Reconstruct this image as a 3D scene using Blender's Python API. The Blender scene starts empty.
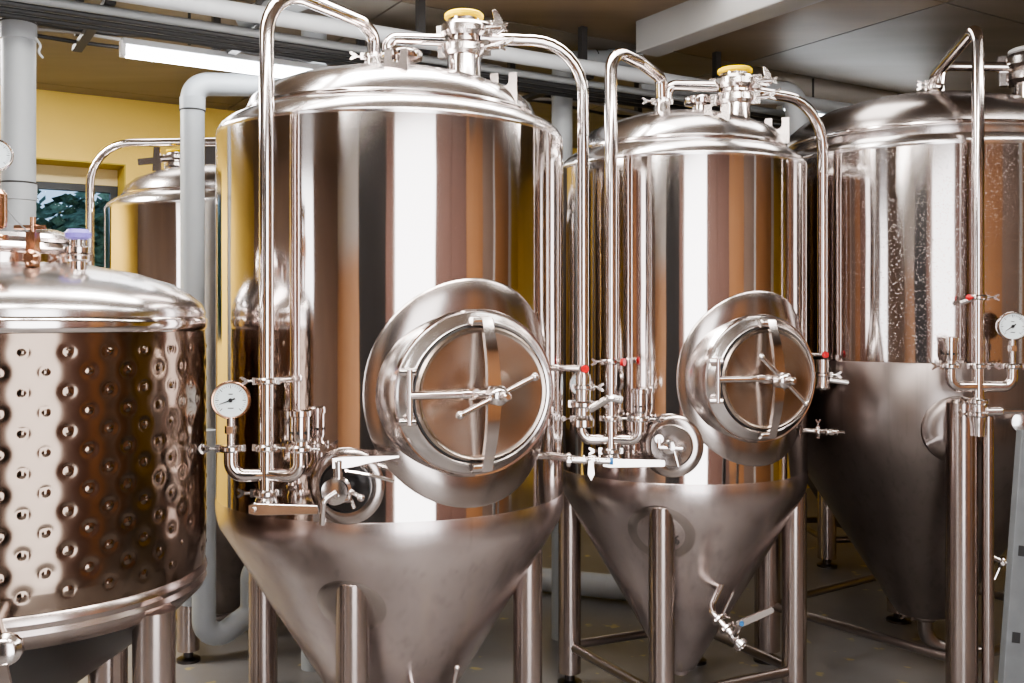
import bpy, math, random
from mathutils import Vector, Matrix
random.seed(7)
PI = math.pi
H = 1.52                       # camera height
C = bpy.context.scene.collection
V = Vector

# ------------------------------------------------------------------ helpers
def W(px, py, Y):              # point at depth Y from photo measurement
    return V((Y*(px-512)/1000, Y, H+Y*(318-py)/1000))
UA = V((-.527, .850, 0)).normalized()      # room axis going away (towards far wall)
UB = V((.850, .527, 0)).normalized()       # room axis along the tank row
def TN(t, n, z=0):
    p = UB*t + UA*n; return V((p.x, p.y, H+z))

def frame(axis, up=None):
    z = axis.normalized()
    u = V(up) if up is not None else (V((0,0,1)) if abs(z.z) < .9 else V((0,-1,0)))
    x = u.cross(z).normalized()
    y = z.cross(x).normalized()
    return x, y, z

class MB:
    def __init__(s): s.v = []; s.f = []
    def ring_loft(s, rings, cap0=False, cap1=False, closed=True):
        base = len(s.v); n = len(rings[0])
        for r in rings: s.v += [tuple(p) for p in r]
        for i in range(len(rings)-1):
            for j in range(n if closed else n-1):
                a = base+i*n+j; b = base+i*n+(j+1) % n
                s.f.append((a, b, b+n, a+n))
        if cap0: s.f.append(tuple(base+j for j in range(n))[::-1])
        if cap1: s.f.append(tuple(base+(len(rings)-1)*n+j for j in range(n)))
        return s
    def lathe(s, prof, c, axis=V((0,0,1)), seg=32, up=None, ea=1., eb=1., cap=True):
        x, y, z = frame(axis, up); c = V(c)
        rings = []
        for r, h in prof:
            r = max(r, 1e-4)
            rings.append([c+z*h+x*(r*ea*math.cos(2*PI*k/seg))+y*(r*eb*math.sin(2*PI*k/seg)) for k in range(seg)])
        return s.ring_loft(rings, cap, cap)
    def cyl(s, a, b, r, seg=20, bev=0.0, r2=None):
        a = V(a); b = V(b); L = (b-a).length; r2 = r if r2 is None else r2
        if bev: pr = [(r-bev, 0), (r, bev), (r2, L-bev), (r2-bev, L)]
        else: pr = [(r, 0), (r2, L)]
        return s.lathe(pr, a, b-a, seg)
    def tube(s, pts, r, seg=16, fil=None, cap=True):
        P = fillet(pts, fil) if fil else [V(p) for p in pts]
        q = [P[0]]
        for p in P[1:]:
            if (p-q[-1]).length > 1e-5: q.append(p)
        P = q
        t0 = (P[1]-P[0]).normalized(); x, y, z = frame(t0)
        rings = []
        for i, p in enumerate(P):
            if i == 0: t = (P[1]-P[0]).normalized()
            elif i == len(P)-1: t = (P[-1]-P[-2]).normalized()
            else: t = ((P[i+1]-P[i]).normalized()+(P[i]-P[i-1]).normalized()).normalized()
            rot = z.rotation_difference(t)
            x = rot @ x; y = rot @ y; z = t
            rings.append([p+x*(r*math.cos(2*PI*k/seg))+y*(r*math.sin(2*PI*k/seg)) for k in range(seg)])
        return s.ring_loft(rings, cap, cap)
    def box(s, c, dx, dy, dz, X=V((1,0,0)), Y=V((0,1,0)), Z=V((0,0,1))):
        c = V(c); b = len(s.v)
        for k in (-1, 1):
            for j in (-1, 1):
                for i in (-1, 1):
                    s.v.append(tuple(c+X*(i*dx/2)+Y*(j*dy/2)+Z*(k*dz/2)))
        for q in ((0,2,3,1),(4,5,7,6),(0,1,5,4),(2,6,7,3),(0,4,6,2),(1,3,7,5)):
            s.f.append(tuple(b+i for i in q))
        return s
    def prism(s, poly, o, X, Y, th):
        o = V(o); N = X.cross(Y).normalized(); b = len(s.v); n = len(poly)
        for k in (-.5, .5):
            for u, w in poly: s.v.append(tuple(o+X*u+Y*w+N*(k*th)))
        s.f.append(tuple(b+i for i in range(n))[::-1]); s.f.append(tuple(b+n+i for i in range(n)))
        for i in range(n):
            j = (i+1) % n
            s.f.append((b+i, b+j, b+n+j, b+n+i))
        return s
    def sphere(s, c, r, seg=16, ax=V((0,0,1)), sq=1.):
        pr = [(r*math.sin(PI*k/10), -r*sq*math.cos(PI*k/10)) for k in range(11)]
        return s.lathe(pr, c, ax, seg)
    def build(s, name, mat, parent=None, smooth=35, bevel=0, **kw):
        me = bpy.data.meshes.new(name)
        o = bpy.data.objects.new(name, me)
        off = V((0,0,0))
        if parent is not None:
            q = parent
            while q is not None: off += q.location; q = q.parent
            o.parent = parent
        else:
            # origin at base centre
            xs = [v[0] for v in s.v]; ys = [v[1] for v in s.v]; zs = [v[2] for v in s.v]
            off = V(((min(xs)+max(xs))/2, (min(ys)+max(ys))/2, min(zs))); o.location = off
        me.from_pydata([tuple(V(v)-off) for v in s.v], [], s.f)
        me.update()
        import bmesh
        bm = bmesh.new(); bm.from_mesh(me)
        bmesh.ops.recalc_face_normals(bm, faces=bm.faces); bm.to_mesh(me); bm.free()
        me.materials.append(mat)
        if smooth:
            for p in me.polygons: p.use_smooth = True
            me.set_sharp_from_angle(angle=math.radians(smooth))
        if bevel:
            m = o.modifiers.new('bevel', 'BEVEL'); m.width = bevel; m.segments = 2; m.limit_method = 'ANGLE'
        C.objects.link(o)
        for k, val in kw.items(): o[k] = val
        return o

def fillet(pts, rad, n=8):
    P = [V(p) for p in pts]; out = [P[0]]
    for i in range(1, len(P)-1):
        r = rad[i-1] if isinstance(rad, (list, tuple)) else rad
        a = (P[i-1]-P[i]); b = (P[i+1]-P[i]); la, lb = a.length, b.length
        a.normalize(); b.normalize()
        ang = a.angle(b)
        if ang > PI-.02 or r <= 0: out.append(P[i]); continue
        d = min(r/math.tan(ang/2), la*.49, lb*.49); rr = d*math.tan(ang/2)
        cdir = (a+b).normalized(); c = P[i]+cdir*(rr/math.sin(ang/2))
        s0 = P[i]+a*d; s1 = P[i]+b*d
        u = (s0-c); w = (s1-c); th = u.angle(w)
        for k in range(n+1):
            f = k/n
            out.append(c + (u*math.sin((1-f)*th)+w*math.sin(f*th))/math.sin(th))
    out.append(P[-1]); return out

def empty(name, loc, label=None, cat=None, group=None, parent=None):
    o = bpy.data.objects.new(name, None); o.empty_display_size = .1
    o.location = V(loc)
    if parent is not None:
        o.parent = parent
        q = parent; off = V((0,0,0))
        while q is not None: off += q.location; q = q.parent
        o.location = V(loc)-off
    C.objects.link(o)
    if label: o['label'] = label
    if cat: o['category'] = cat
    if group: o['group'] = group
    return o

# ------------------------------------------------------------------ materials
def nm(name):
    m = bpy.data.materials.new(name); m.use_nodes = True
    nt = m.node_tree; return m, nt, nt.nodes['Principled BSDF']
def simple(name, col, rough=.5, metal=0., spec=None, noise=0., nscale=8., bump=0., bscale=60., coat=0.):
    m, nt, b = nm(name)
    b.inputs['Base Color'].default_value = (*col, 1)
    b.inputs['Roughness'].default_value = rough
    b.inputs['Metallic'].default_value = metal
    if spec is not None: b.inputs['Specular IOR Level'].default_value = spec
    if coat: b.inputs['Coat Weight'].default_value = coat
    tc = nt.nodes.new('ShaderNodeTexCoord')
    if noise:
        n = nt.nodes.new('ShaderNodeTexNoise'); n.inputs['Scale'].default_value = nscale; n.inputs['Detail'].default_value = 5
        nt.links.new(tc.outputs['Object'], n.inputs['Vector'])
        r = nt.nodes.new('ShaderNodeMapRange')
        r.inputs[1].default_value = .3; r.inputs[2].default_value = .7
        r.inputs[3].default_value = 1-noise; r.inputs[4].default_value = 1+noise
        nt.links.new(n.outputs['Fac'], r.inputs[0])
        mx = nt.nodes.new('ShaderNodeVectorMath'); mx.operation = 'SCALE'
        mx.inputs[0].default_value = col
        nt.links.new(r.outputs[0], mx.inputs['Scale'])
        nt.links.new(mx.outputs[0], b.inputs['Base Color'])
    if bump:
        n2 = nt.nodes.new('ShaderNodeTexNoise'); n2.inputs['Scale'].default_value = bscale; n2.inputs['Detail'].default_value = 4
        nt.links.new(tc.outputs['Object'], n2.inputs['Vector'])
        bp = nt.nodes.new('ShaderNodeBump'); bp.inputs['Strength'].default_value = bump; bp.inputs['Distance'].default_value = .01
        nt.links.new(n2.outputs['Fac'], bp.inputs['Height']); nt.links.new(bp.outputs[0], b.inputs['Normal'])
    return m
def steel(name, col, rough, aniso=0., wave=0., wscale=(3,3,1.2), rvar=0., drip=0., speck=0., rot=.25, colvar=0., axis='Z'):
    m, nt, b = nm(name)
    L = nt.links.new
    b.inputs['Base Color'].default_value = (*col, 1)
    b.inputs['Metallic'].default_value = 1
    b.inputs['Roughness'].default_value = rough
    tc = nt.nodes.new('ShaderNodeTexCoord')
    if aniso:
        b.inputs['Anisotropic'].default_value = aniso
        b.inputs['Anisotropic Rotation'].default_value = rot
        tg = nt.nodes.new('ShaderNodeTangent'); tg.direction_type = 'RADIAL'; tg.axis = axis
        L(tg.outputs[0], b.inputs['Tangent'])
    if rvar:
        mp = nt.nodes.new('ShaderNodeMapping'); mp.inputs['Scale'].default_value = (6, 6, 2)
        L(tc.outputs['Object'], mp.inputs[0])
        n = nt.nodes.new('ShaderNodeTexNoise'); n.inputs['Scale'].default_value = 1.; n.inputs['Detail'].default_value = 8; n.inputs['Roughness'].default_value = .65
        L(mp.outputs[0], n.inputs['Vector'])
        r = nt.nodes.new('ShaderNodeMapRange'); r.inputs[1].default_value = .35; r.inputs[2].default_value = .7
        r.inputs[3].default_value = rough; r.inputs[4].default_value = rough+rvar
        L(n.outputs['Fac'], r.inputs[0]); L(r.outputs[0], b.inputs['Roughness'])
    if drip or colvar:
        mp = nt.nodes.new('ShaderNodeMapping'); mp.inputs['Scale'].default_value = (34, 34, 1.1)
        L(tc.outputs['Object'], mp.inputs[0])
        n = nt.nodes.new('ShaderNodeTexNoise'); n.inputs['Scale'].default_value = 1.; n.inputs['Detail'].default_value = 3; n.inputs['Distortion'].default_value = 0
        L(mp.outputs[0], n.inputs['Vector'])
        cr = nt.nodes.new('ShaderNodeValToRGB')
        cr.color_ramp.elements[0].position = .30; cr.color_ramp.elements[0].color = (*[c*(1-drip) for c in col], 1)
        cr.color_ramp.elements[1].position = .46; cr.color_ramp.elements[1].color = (*col, 1)
        L(n.outputs['Fac'], cr.inputs[0])
        last = cr.outputs[0]
        if colvar:
            n3 = nt.nodes.new('ShaderNodeTexNoise'); n3.inputs['Scale'].default_value = 3.5; n3.inputs['Detail'].default_value = 6
            L(tc.outputs['Object'], n3.inputs['Vector'])
            r3 = nt.nodes.new('ShaderNodeMapRange'); r3.inputs[1].default_value = .3; r3.inputs[2].default_value = .7
            r3.inputs[3].default_value = 1-colvar; r3.inputs[4].default_value = 1
            L(n3.outputs['Fac'], r3.inputs[0])
            sc = nt.nodes.new('ShaderNodeVectorMath'); sc.operation = 'SCALE'
            L(last, sc.inputs[0]); L(r3.outputs[0], sc.inputs['Scale']); last = sc.outputs[0]
        L(last, b.inputs['Base Color'])
    nrm = None
    if wave:
        mp = nt.nodes.new('ShaderNodeMapping'); mp.inputs['Scale'].default_value = wscale
        L(tc.outputs['Object'], mp.inputs[0])
        n = nt.nodes.new('ShaderNodeTexNoise'); n.inputs['Scale'].default_value = 1.; n.inputs['Detail'].default_value = 2
        L(mp.outputs[0], n.inputs['Vector'])
        bp = nt.nodes.new('ShaderNodeBump'); bp.inputs['Strength'].default_value = 1; bp.inputs['Distance'].default_value = wave
        L(n.outputs['Fac'], bp.inputs['Height']); nrm = bp
    if speck:   # water droplets
        vo = nt.nodes.new('ShaderNodeTexVoronoi'); vo.inputs['Scale'].default_value = 130
        L(tc.outputs['Object'], vo.inputs['Vector'])
        r = nt.nodes.new('ShaderNodeMapRange'); r.inputs[1].default_value = .0; r.inputs[2].default_value = .22
        r.inputs[3].default_value = 1; r.inputs[4].default_value = 0
        L(vo.outputs['Distance'], r.inputs[0])
        bp = nt.nodes.new('ShaderNodeBump'); bp.inputs['Strength'].default_value = 1; bp.inputs['Distance'].default_value = speck
        L(r.outputs[0], bp.inputs['Height'])
        if nrm: L(nrm.outputs[0], bp.inputs['Normal'])
        nrm = bp
    if nrm: L(nrm.outputs[0], b.inputs['Normal'])
    return m
def emis(name, col, st, cam=None):
    m, nt, b = nm(name)
    b.inputs['Base Color'].default_value = (*col, 1)
    b.inputs['Emission Color'].default_value = (*col, 1)
    b.inputs['Emission Strength'].default_value = st
    return m

M = {}
M['mirror'] = steel('polished_steel', (.72,.665,.645), .085, .85, wave=.0022)
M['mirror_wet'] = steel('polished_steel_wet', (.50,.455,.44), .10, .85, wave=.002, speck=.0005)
M['shoulder'] = steel('brushed_steel_shoulder', (.74,.70,.69), .22, .4)
M['satin'] = steel('satin_steel_cone', (.70,.615,.60), .27, .55, drip=.15, colvar=.16)
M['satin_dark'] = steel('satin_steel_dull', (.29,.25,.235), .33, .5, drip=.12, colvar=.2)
M['pad'] = steel('ground_steel_pad', (.50,.44,.415), .20, 0, colvar=.12)
M['door'] = steel('spun_steel_door', (.47,.395,.345), .25, .88, rot=.0, axis='Y')
M['pipe'] = steel('polished_steel_tube', (.74,.68,.66), .12, 0)
M['leg'] = steel('brushed_steel_leg', (.50,.43,.405), .22, .5)
M['fit'] = steel('bright_cast_fitting', (.72,.67,.65), .17, 0)
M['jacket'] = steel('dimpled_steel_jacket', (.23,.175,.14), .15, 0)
M['lid'] = steel('brushed_steel_lid', (.70,.665,.66), .21, .5)
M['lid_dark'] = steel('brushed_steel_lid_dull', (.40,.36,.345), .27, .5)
M['bronze_glint'] = steel('bronze_orange_reflection', (.62,.38,.26), .22)  # orange reflection put into the gauge rim colour; bronze on post and bolt
M['black'] = simple('black_rubber', (.018,.016,.016), .55)
M['darksteel'] = steel('dark_steel', (.12,.11,.11), .35)  # even dark tone for feet and dished bottom
M['brace'] = steel('dull_floor_brace', (.30,.265,.25), .32)
M['yellow'] = simple('yellow_gasket', (.98,.67,.0), .6, spec=.12)
M['darkgloss'] = simple('black_recess', (.02,.018,.018), .25)
M['dial'] = simple('white_dial', (.74,.82,.85), .4)
M['ink'] = simple('black_dial_print', (.01,.01,.012), .5)
M['red'] = simple('red_cap', (.62,.015,.02), .35)
M['blue'] = simple('blue_cap', (.03,.16,.40), .4)
M['purple'] = simple('purple_cap', (.22,.17,.62), .45)
M['pvc'] = simple('grey_pvc', (.335,.355,.37), .42, noise=.05, nscale=5)
M['pvc_light'] = simple('pale_grey_paint', (.44,.46,.48), .45, noise=.06, nscale=5)
M['conduit'] = simple('grey_conduit', (.20,.21,.215), .4)
M['conduit_dark'] = simple('dark_conduit', (.035,.036,.038), .45)
M['bracket'] = simple('black_bracket', (.03,.028,.028), .6)
M['beam'] = simple('grey_painted_beam', (.24,.235,.23), .6, noise=.06, nscale=4)
M['ywall'] = simple('yellow_painted_wall', (.82,.58,.13), .75, noise=.05, nscale=1.6, bump=.15, bscale=90)
M['yreveal'] = simple('ochre_window_reveal', (.50,.37,.06), .75, noise=.06, nscale=2)
M['ladder'] = simple('grey_aluminium_stile', (.12,.128,.134), .5, metal=.2, noise=.1, nscale=20)
M['slot'] = simple('black_slot', (.012,.012,.013), .7)
M['wood'] = simple('orange_plywood', (.46,.235,.11), .55, noise=.10, nscale=2.2)
M['woodpale'] = simple('pale_orange_plywood', (.78,.46,.27), .6, noise=.08, nscale=2.2)
M['brown'] = simple('red_brown_panel', (.20,.115,.095), .6, noise=.1, nscale=2)
M['taupe'] = simple('taupe_panel', (.30,.22,.18), .6, noise=.1, nscale=2)
M['taupe_dark'] = simple('added_door_dark_grey', (.05,.042,.04), .5)  # for the added hidden door
M['dark'] = simple('near_black_panel', (.022,.021,.022), .5, noise=.2, nscale=3)
M['white'] = simple('white_board', (.82,.82,.82), .6)
M['frame'] = simple('dark_window_frame', (.04,.045,.05), .4)
M['tube'] = emis('fluorescent_glow', (.95,.97,1), 16)
M['tube2'] = emis('added_fluorescent_glow', (1,.97,.93), 22)  # glow of the added overhead tubes
M['winlight'] = emis('bright_frosted_pane', (.93,.96,1), 3.2)
M['leaf'] = simple('hedge_leaves', (.10,.17,.13), .8, noise=.5, nscale=30)
M['cable'] = simple('pale_cable', (.30,.28,.26), .6)

def glass_mat():
    m, nt, b = nm('window_glass')
    b.inputs['Base Color'].default_value = (.9,.95,.97,1); b.inputs['Roughness'].default_value = .02
    b.inputs['Transmission Weight'].default_value = 1; b.inputs['IOR'].default_value = 1.05
    return m
M['glass'] = glass_mat()

def floor_mat():
    m, nt, b = nm('painted_concrete_floor'); L = nt.links.new
    tc = nt.nodes.new('ShaderNodeTexCoord')
    n = nt.nodes.new('ShaderNodeTexNoise'); n.inputs['Scale'].default_value = 1.3; n.inputs['Detail'].default_value = 8
    L(tc.outputs['Object'], n.inputs['Vector'])
    cr = nt.nodes.new('ShaderNodeValToRGB')
    e = cr.color_ramp.elements
    e[0].position = .3; e[0].color = (.12,.112,.108,1); e[1].position = .7; e[1].color = (.24,.23,.226,1)
    L(n.outputs['Fac'], cr.inputs[0])
    v = nt.nodes.new('ShaderNodeTexNoise'); v.inputs['Scale'].default_value = 9; v.inputs['Detail'].default_value = 3
    L(tc.outputs['Object'], v.inputs['Vector'])
    cr2 = nt.nodes.new('ShaderNodeValToRGB'); cr2.color_ramp.elements[0].position = .66; cr2.color_ramp.elements[1].position = .72
    L(v.outputs['Fac'], cr2.inputs[0])
    mx = nt.nodes.new('ShaderNodeMix'); mx.data_type = 'RGBA'
    L(cr2.outputs[0], mx.inputs[0]); L(cr.outputs[0], mx.inputs[6]); mx.inputs[7].default_value = (.42,.34,.15,1)
    L(mx.outputs[2], b.inputs['Base Color'])
    r = nt.nodes.new('ShaderNodeMapRange'); r.inputs[3].default_value = .22; r.inputs[4].default_value = .5
    L(n.outputs['Fac'], r.inputs[0]); L(r.outputs[0], b.inputs['Roughness'])
    return m
M['floor'] = floor_mat()
def ceil_mat(name, c0, c1):
    m, nt, b = nm(name); L = nt.links.new
    tc = nt.nodes.new('ShaderNodeTexCoord'); mp = nt.nodes.new('ShaderNodeMapping')
    mp.inputs['Rotation'].default_value = (0, 0, -math.radians(31.8)); mp.inputs['Scale'].default_value = (.7, 4, 1)
    L(tc.outputs['Object'], mp.inputs[0])
    n = nt.nodes.new('ShaderNodeTexNoise'); n.inputs['Scale'].default_value = 1; n.inputs['Detail'].default_value = 7; n.inputs['Distortion'].default_value = .5
    L(mp.outputs[0], n.inputs['Vector'])
    cr = nt.nodes.new('ShaderNodeValToRGB'); e = cr.color_ramp.elements
    e[0].position = .3; e[0].color = (*c0, 1); e[1].position = .7; e[1].color = (*c1, 1)
    L(n.outputs['Fac'], cr.inputs[0]); L(cr.outputs[0], b.inputs['Base Color'])
    b.inputs['Roughness'].default_value = .5
    return m
M['ceil'] = [ceil_mat('ceiling_board_taupe', (.15,.125,.10), (.22,.185,.15)),
             ceil_mat('ceiling_board_brown', (.12,.082,.05), (.19,.135,.085)),
             ceil_mat('ceiling_board_grey', (.13,.115,.105), (.19,.17,.155))]
M['seam'] = simple('dark_board_seam', (.03,.025,.022), .8)

# ------------------------------------------------------------------ room
T0, T1, N0, N1, ZC = -4.4, 7.6, -.62, 6.2, 1.30
def quad(name, pts, mat, kind='structure', **kw):
    b = MB(); b.v = [tuple(p) for p in pts]; b.f = [(0,1,2,3)]
    return b.build(name, mat, smooth=0, kind=kind, **kw)
def wallbox(name, ta, tb, na, nb, za, zb, mat, parent=None, **kw):
    b = MB(); c = (TN(ta, na, za)+TN(tb, nb, zb))/2
    b.box(c, tb-ta, nb-na, zb-za, UB, UA, V((0,0,1)))
    return b.build(name, mat, parent, smooth=0, **kw)
wallbox('floor', T0-.2, T1+.2, N0-.2, N1+.2, -H-.1, -H, M['floor'], kind='structure')
# ceiling: boards with seams
cb = MB(); cb.box(TN((T0+T1)/2, (N0+N1)/2, ZC+.06), T1-T0+.4, N1-N0+.4, .1, UB, UA, V((0,0,1)))
ceil = cb.build('ceiling', M['seam'], smooth=0, kind='structure')
TS, NS = 3.66, 3.70
tl = [TS+1.9*k for k in range(-5, 4)]; nl = [NS+1.16*k for k in range(-4, 4)]
kinds = 0
for i in range(len(tl)-1):
    for j in range(len(nl)-1):
        a, b_, c, d = max(tl[i], T0), min(tl[i+1], T1), max(nl[j], N0), min(nl[j+1], N1)
        if b_-a < .05 or d-c < .05: continue
        tm = 1 if (nl[j+1] <= NS+.1 and tl[i+1] <= TS+.1) else (2 if tl[i+1] > TS+.1 else 0)
        wallbox('ceiling_board', a+.005, b_-.005, c+.005, d-.005, ZC-.012, ZC+.011, M['ceil'][tm], ceil)
# far wall with a window hole
wt0, wt1, wz0, wz1 = .05, 1.17, -.15, .905
def fw(name, a, b_, z0, z1): wallbox(name, a, b_, N1, N1+.3, z0, z1, M['ywall'], kind='structure')
fwb = MB()
for (a, b_, z0, z1) in ((T0-.2, wt0, -H, ZC), (wt1, T1+.2, -H, ZC), (wt0, wt1, -H, wz0), (wt0, wt1, wz1, ZC)):
    fwb.box((TN(a, N1, z0)+TN(b_, N1+.3, z1))/2, b_-a, .3, z1-z0, UB, UA, V((0,0,1)))
fwb.build('wall_back', M['ywall'], smooth=0, kind='structure')
rv = MB()
rv.box((TN(wt0, N1, wz1-.008)+TN(wt1, N1+.3, wz1))/2, wt1-wt0, .298, .008, UB, UA)
rv.box((TN(wt1-.008, N1, wz0)+TN(wt1, N1+.3, wz1-.01))/2, .008, .298, wz1-wz0-.01, UB, UA)
rv.box((TN(wt0, N1, wz0)+TN(wt0+.008, N1+.3, wz1-.01))/2, .008, .298, wz1-wz0-.01, UB, UA)
rv.build('trim_1', M['yreveal'], smooth=0, kind='structure')
win = empty('window_1', TN((wt0+wt1)/2, N1+.24, wz0)); win['kind'] = 'structure'
f = MB()
for (a, b_, z0, z1) in ((wt0+.01, wt0+.05, wz0, wz1-.11), (wt1-.05, wt1-.01, wz0, wz1-.11), (wt0+.05, wt1-.05, wz1-.15, wz1-.11), (wt0+.05, wt1-.05, wz0, wz0+.04)):
    f.box((TN(a, N1+.2, z0)+TN(b_, N1+.25, z1))/2, b_-a, .05, z1-z0, UB, UA)
f.build('window_frame', M['frame'], win, smooth=0)
f = MB(); f.box((TN(wt0+.01, N1+.2, wz1-.108)+TN(wt1-.01, N1+.26, wz1-.01))/2, wt1-wt0-.02, .06, .098, UB, UA)
f.build('blind_box', simple('cream_blind_box', (.72,.60,.33), .6), win, smooth=0)
f = MB(); f.box((TN(wt0+.05, N1+.222, wz0+.04)+TN(wt1-.05, N1+.228, wz1-.15))/2, wt1-wt0-.1, .006, wz1-wz0-.19, UB, UA)
f.build('window_pane', M['glass'], win, smooth=0)
dr = empty('added_door_1', TN(2.7, N1-.03, -H)); dr['kind'] = 'structure'  # added door, hidden behind the tanks, darkens the yellow they reflect
wallbox('added_door_leaf', 1.62, 2.70, N1-.05, N1-.005, -H+.01, 1.05, M['taupe_dark'], dr)
wallbox('added_door_leaf', 2.71, 3.80, N1-.05, N1-.005, -H+.01, 1.05, M['taupe_dark'], dr)
for t_ in (2.62, 2.79):
    hb = MB(); hb.cyl(TN(t_, N1-.09, -.55), TN(t_, N1-.09, -.25), .012, 10); hb.cyl(TN(t_, N1-.09, -.5), TN(t_, N1-.04, -.5), .009, 8); hb.cyl(TN(t_, N1-.09, -.3), TN(t_, N1-.04, -.3), .009, 8)
    hb.build('added_door_handle', M['fit'], dr)
# hedge outside
for k, (t, n, z, r) in enumerate(((-.5,9.6,-.1,.8),(.6,10,-.2,.9),(1.6,9.4,-.15,.75),(2.5,10,-.3,.8))):
    if k == 0: b = MB()
    c = TN(t, n, z+.55)
    for i in range(900):
        u = random.random()*2*PI; w = math.acos(2*random.random()-1); rr = r*(.8+.25*random.random())
        p = c+V((math.sin(w)*math.cos(u), math.sin(w)*math.sin(u), math.cos(w)))*rr
        X = V((random.uniform(-1,1), random.uniform(-1,1), random.uniform(-1,1))).normalized()
        x, y, zz = frame(X); s_ = .05+.05*random.random(); bb = len(b.v)
        b.v += [tuple(p+x*s_), tuple(p+y*s_*.6), tuple(p-x*s_), tuple(p-y*s_*.6)]; b.f.append((bb, bb+1, bb+2, bb+3))
    b.sphere(c, r*.8)
o = b.build('hedge', M['leaf'], smooth=0); o['label'] = 'blurred green hedge outside the back window above the dimpled tank'; o['category'] = 'hedge'
og = MB(); og.box(TN(1, 10, -H-.4), 14, 6, .1, UB, UA); og.build('ground', simple('outdoor_grass', (.10,.14,.06), .9, noise=.3), smooth=0, kind='structure')

# left wall with a tall bright window, right wall
LW = MB()
ln0, ln1 = 1.25, 2.0
for (a, b_, z0, z1) in ((N0-.2, ln0, -H, ZC), (ln1, N1, -H, ZC), (ln0, ln1, -H, -1.1), (ln0, ln1, 1.15, ZC)):
    LW.box((TN(T0-.2, a, z0)+TN(T0, b_, z1))/2, .2, b_-a, z1-z0, UB, UA)
LW.build('wall_left', M['taupe'], smooth=0, kind='structure')
wallbox('window_2', T0-.12, T0-.1, ln0, ln1, -1.1, 1.15, M['winlight'], kind='structure')
wallbox('wall_right', T1, T1+.2, N0-.2, N1, -H, ZC, M['ywall'], kind='structure')
# wall behind the camera : bays of boards, doors and one bright opening
bays = [(T0, -2.2, 'woodpale'), (-2.2, -.62, 'dark'), (-.62, -.32, 'brown'), ('win', -.32, 1.42),
        (1.42, 2.0, 'brown'), (2.0, 2.62, 'brown'), (2.62, 3.5, 'wood'), (3.5, 4.2, 'taupe'), (4.2, 4.34, 'white'), (4.34, 5.9, 'wood'), (5.9, 6.3, 'white'), (6.3, T1, 'ywall')]
fw_ = MB()
for bq in bays:
    if bq[0] == 'win': continue
fb = MB()
wx0, wx1 = -.28, 1.38
for (a, b_, z0, z1) in ((T0-.2, wx0, -H, ZC), (wx1, T1+.2, -H, ZC), (wx0, wx1, 1.22, ZC)):
    fb.box((TN(a, N0-.3, z0)+TN(b_, N0-.03, z1))/2, b_-a, .27, z1-z0, UB, UA)
fb.build('wall_front', M['taupe'], smooth=0, kind='structure')
k = 2
for bq in bays:
    if bq[0] == 'win': continue
    a, b_, mt = bq
    wallbox('trim_%d' % k, a+.004, b_-.004, N0-.028, N0, -H, ZC-.02, M[mt], kind='structure'); k += 1
wallbox('trim_%d' % k, T0+.01, -2.2, N0-.0, N0+.03, .5, ZC-.02, M['white'], kind='structure')
wallbox('window_3', wx0, wx1, N0-.2, N0-.17, -H, 1.22, M['winlight'], kind='structure')
f = MB()
f.box(TN((wx0+wx1)/2, N0-.1, -H+.02), wx1-wx0, .06, .04, UB, UA)
f.build('trim_%d' % (k+1), M['white'], smooth=0, kind='structure')

# ------------------------------------------------------------------ fittings
def clamp(mb, c, axis, r, up=None, lug=None):
    """tri-clamp collar with hinge lug and wing nut"""
    c = V(c); x, y, z = frame(axis, up)
    h = r*.42
    mb.lathe([(r*.9,-h),(r*1.22,-h),(r*1.42,-h*.45),(r*1.42,h*.45),(r*1.22,h),(r*.9,h)], c, axis, 24)
    d = V(lug).normalized() if lug is not None else x
    d = (d-z*d.dot(z)).normalized(); s = z.cross(d).normalized()
    p = c+d*r*1.5
    mb.box(p, r*.55, r*.35, h*2.2, d, s, z)
    mb.cyl(p-s*r*.1, p+d*r*.9, r*.16, 10)
    w = p+d*r*1.0
    r0_ = r; r = min(r, .019)
    mb.prism([(-.25*r,-.2*r),(.25*r,-.2*r),(.75*r,.75*r),(.45*r,.95*r),(0,.35*r),(-.45*r,.95*r),(-.75*r,.75*r)], w, z, d, r*.22)
    r = r0_
    q = c-d*r*1.48
    mb.box(q, r*.45, r*.5, h*1.9, d, s, z)
    return mb

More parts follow.
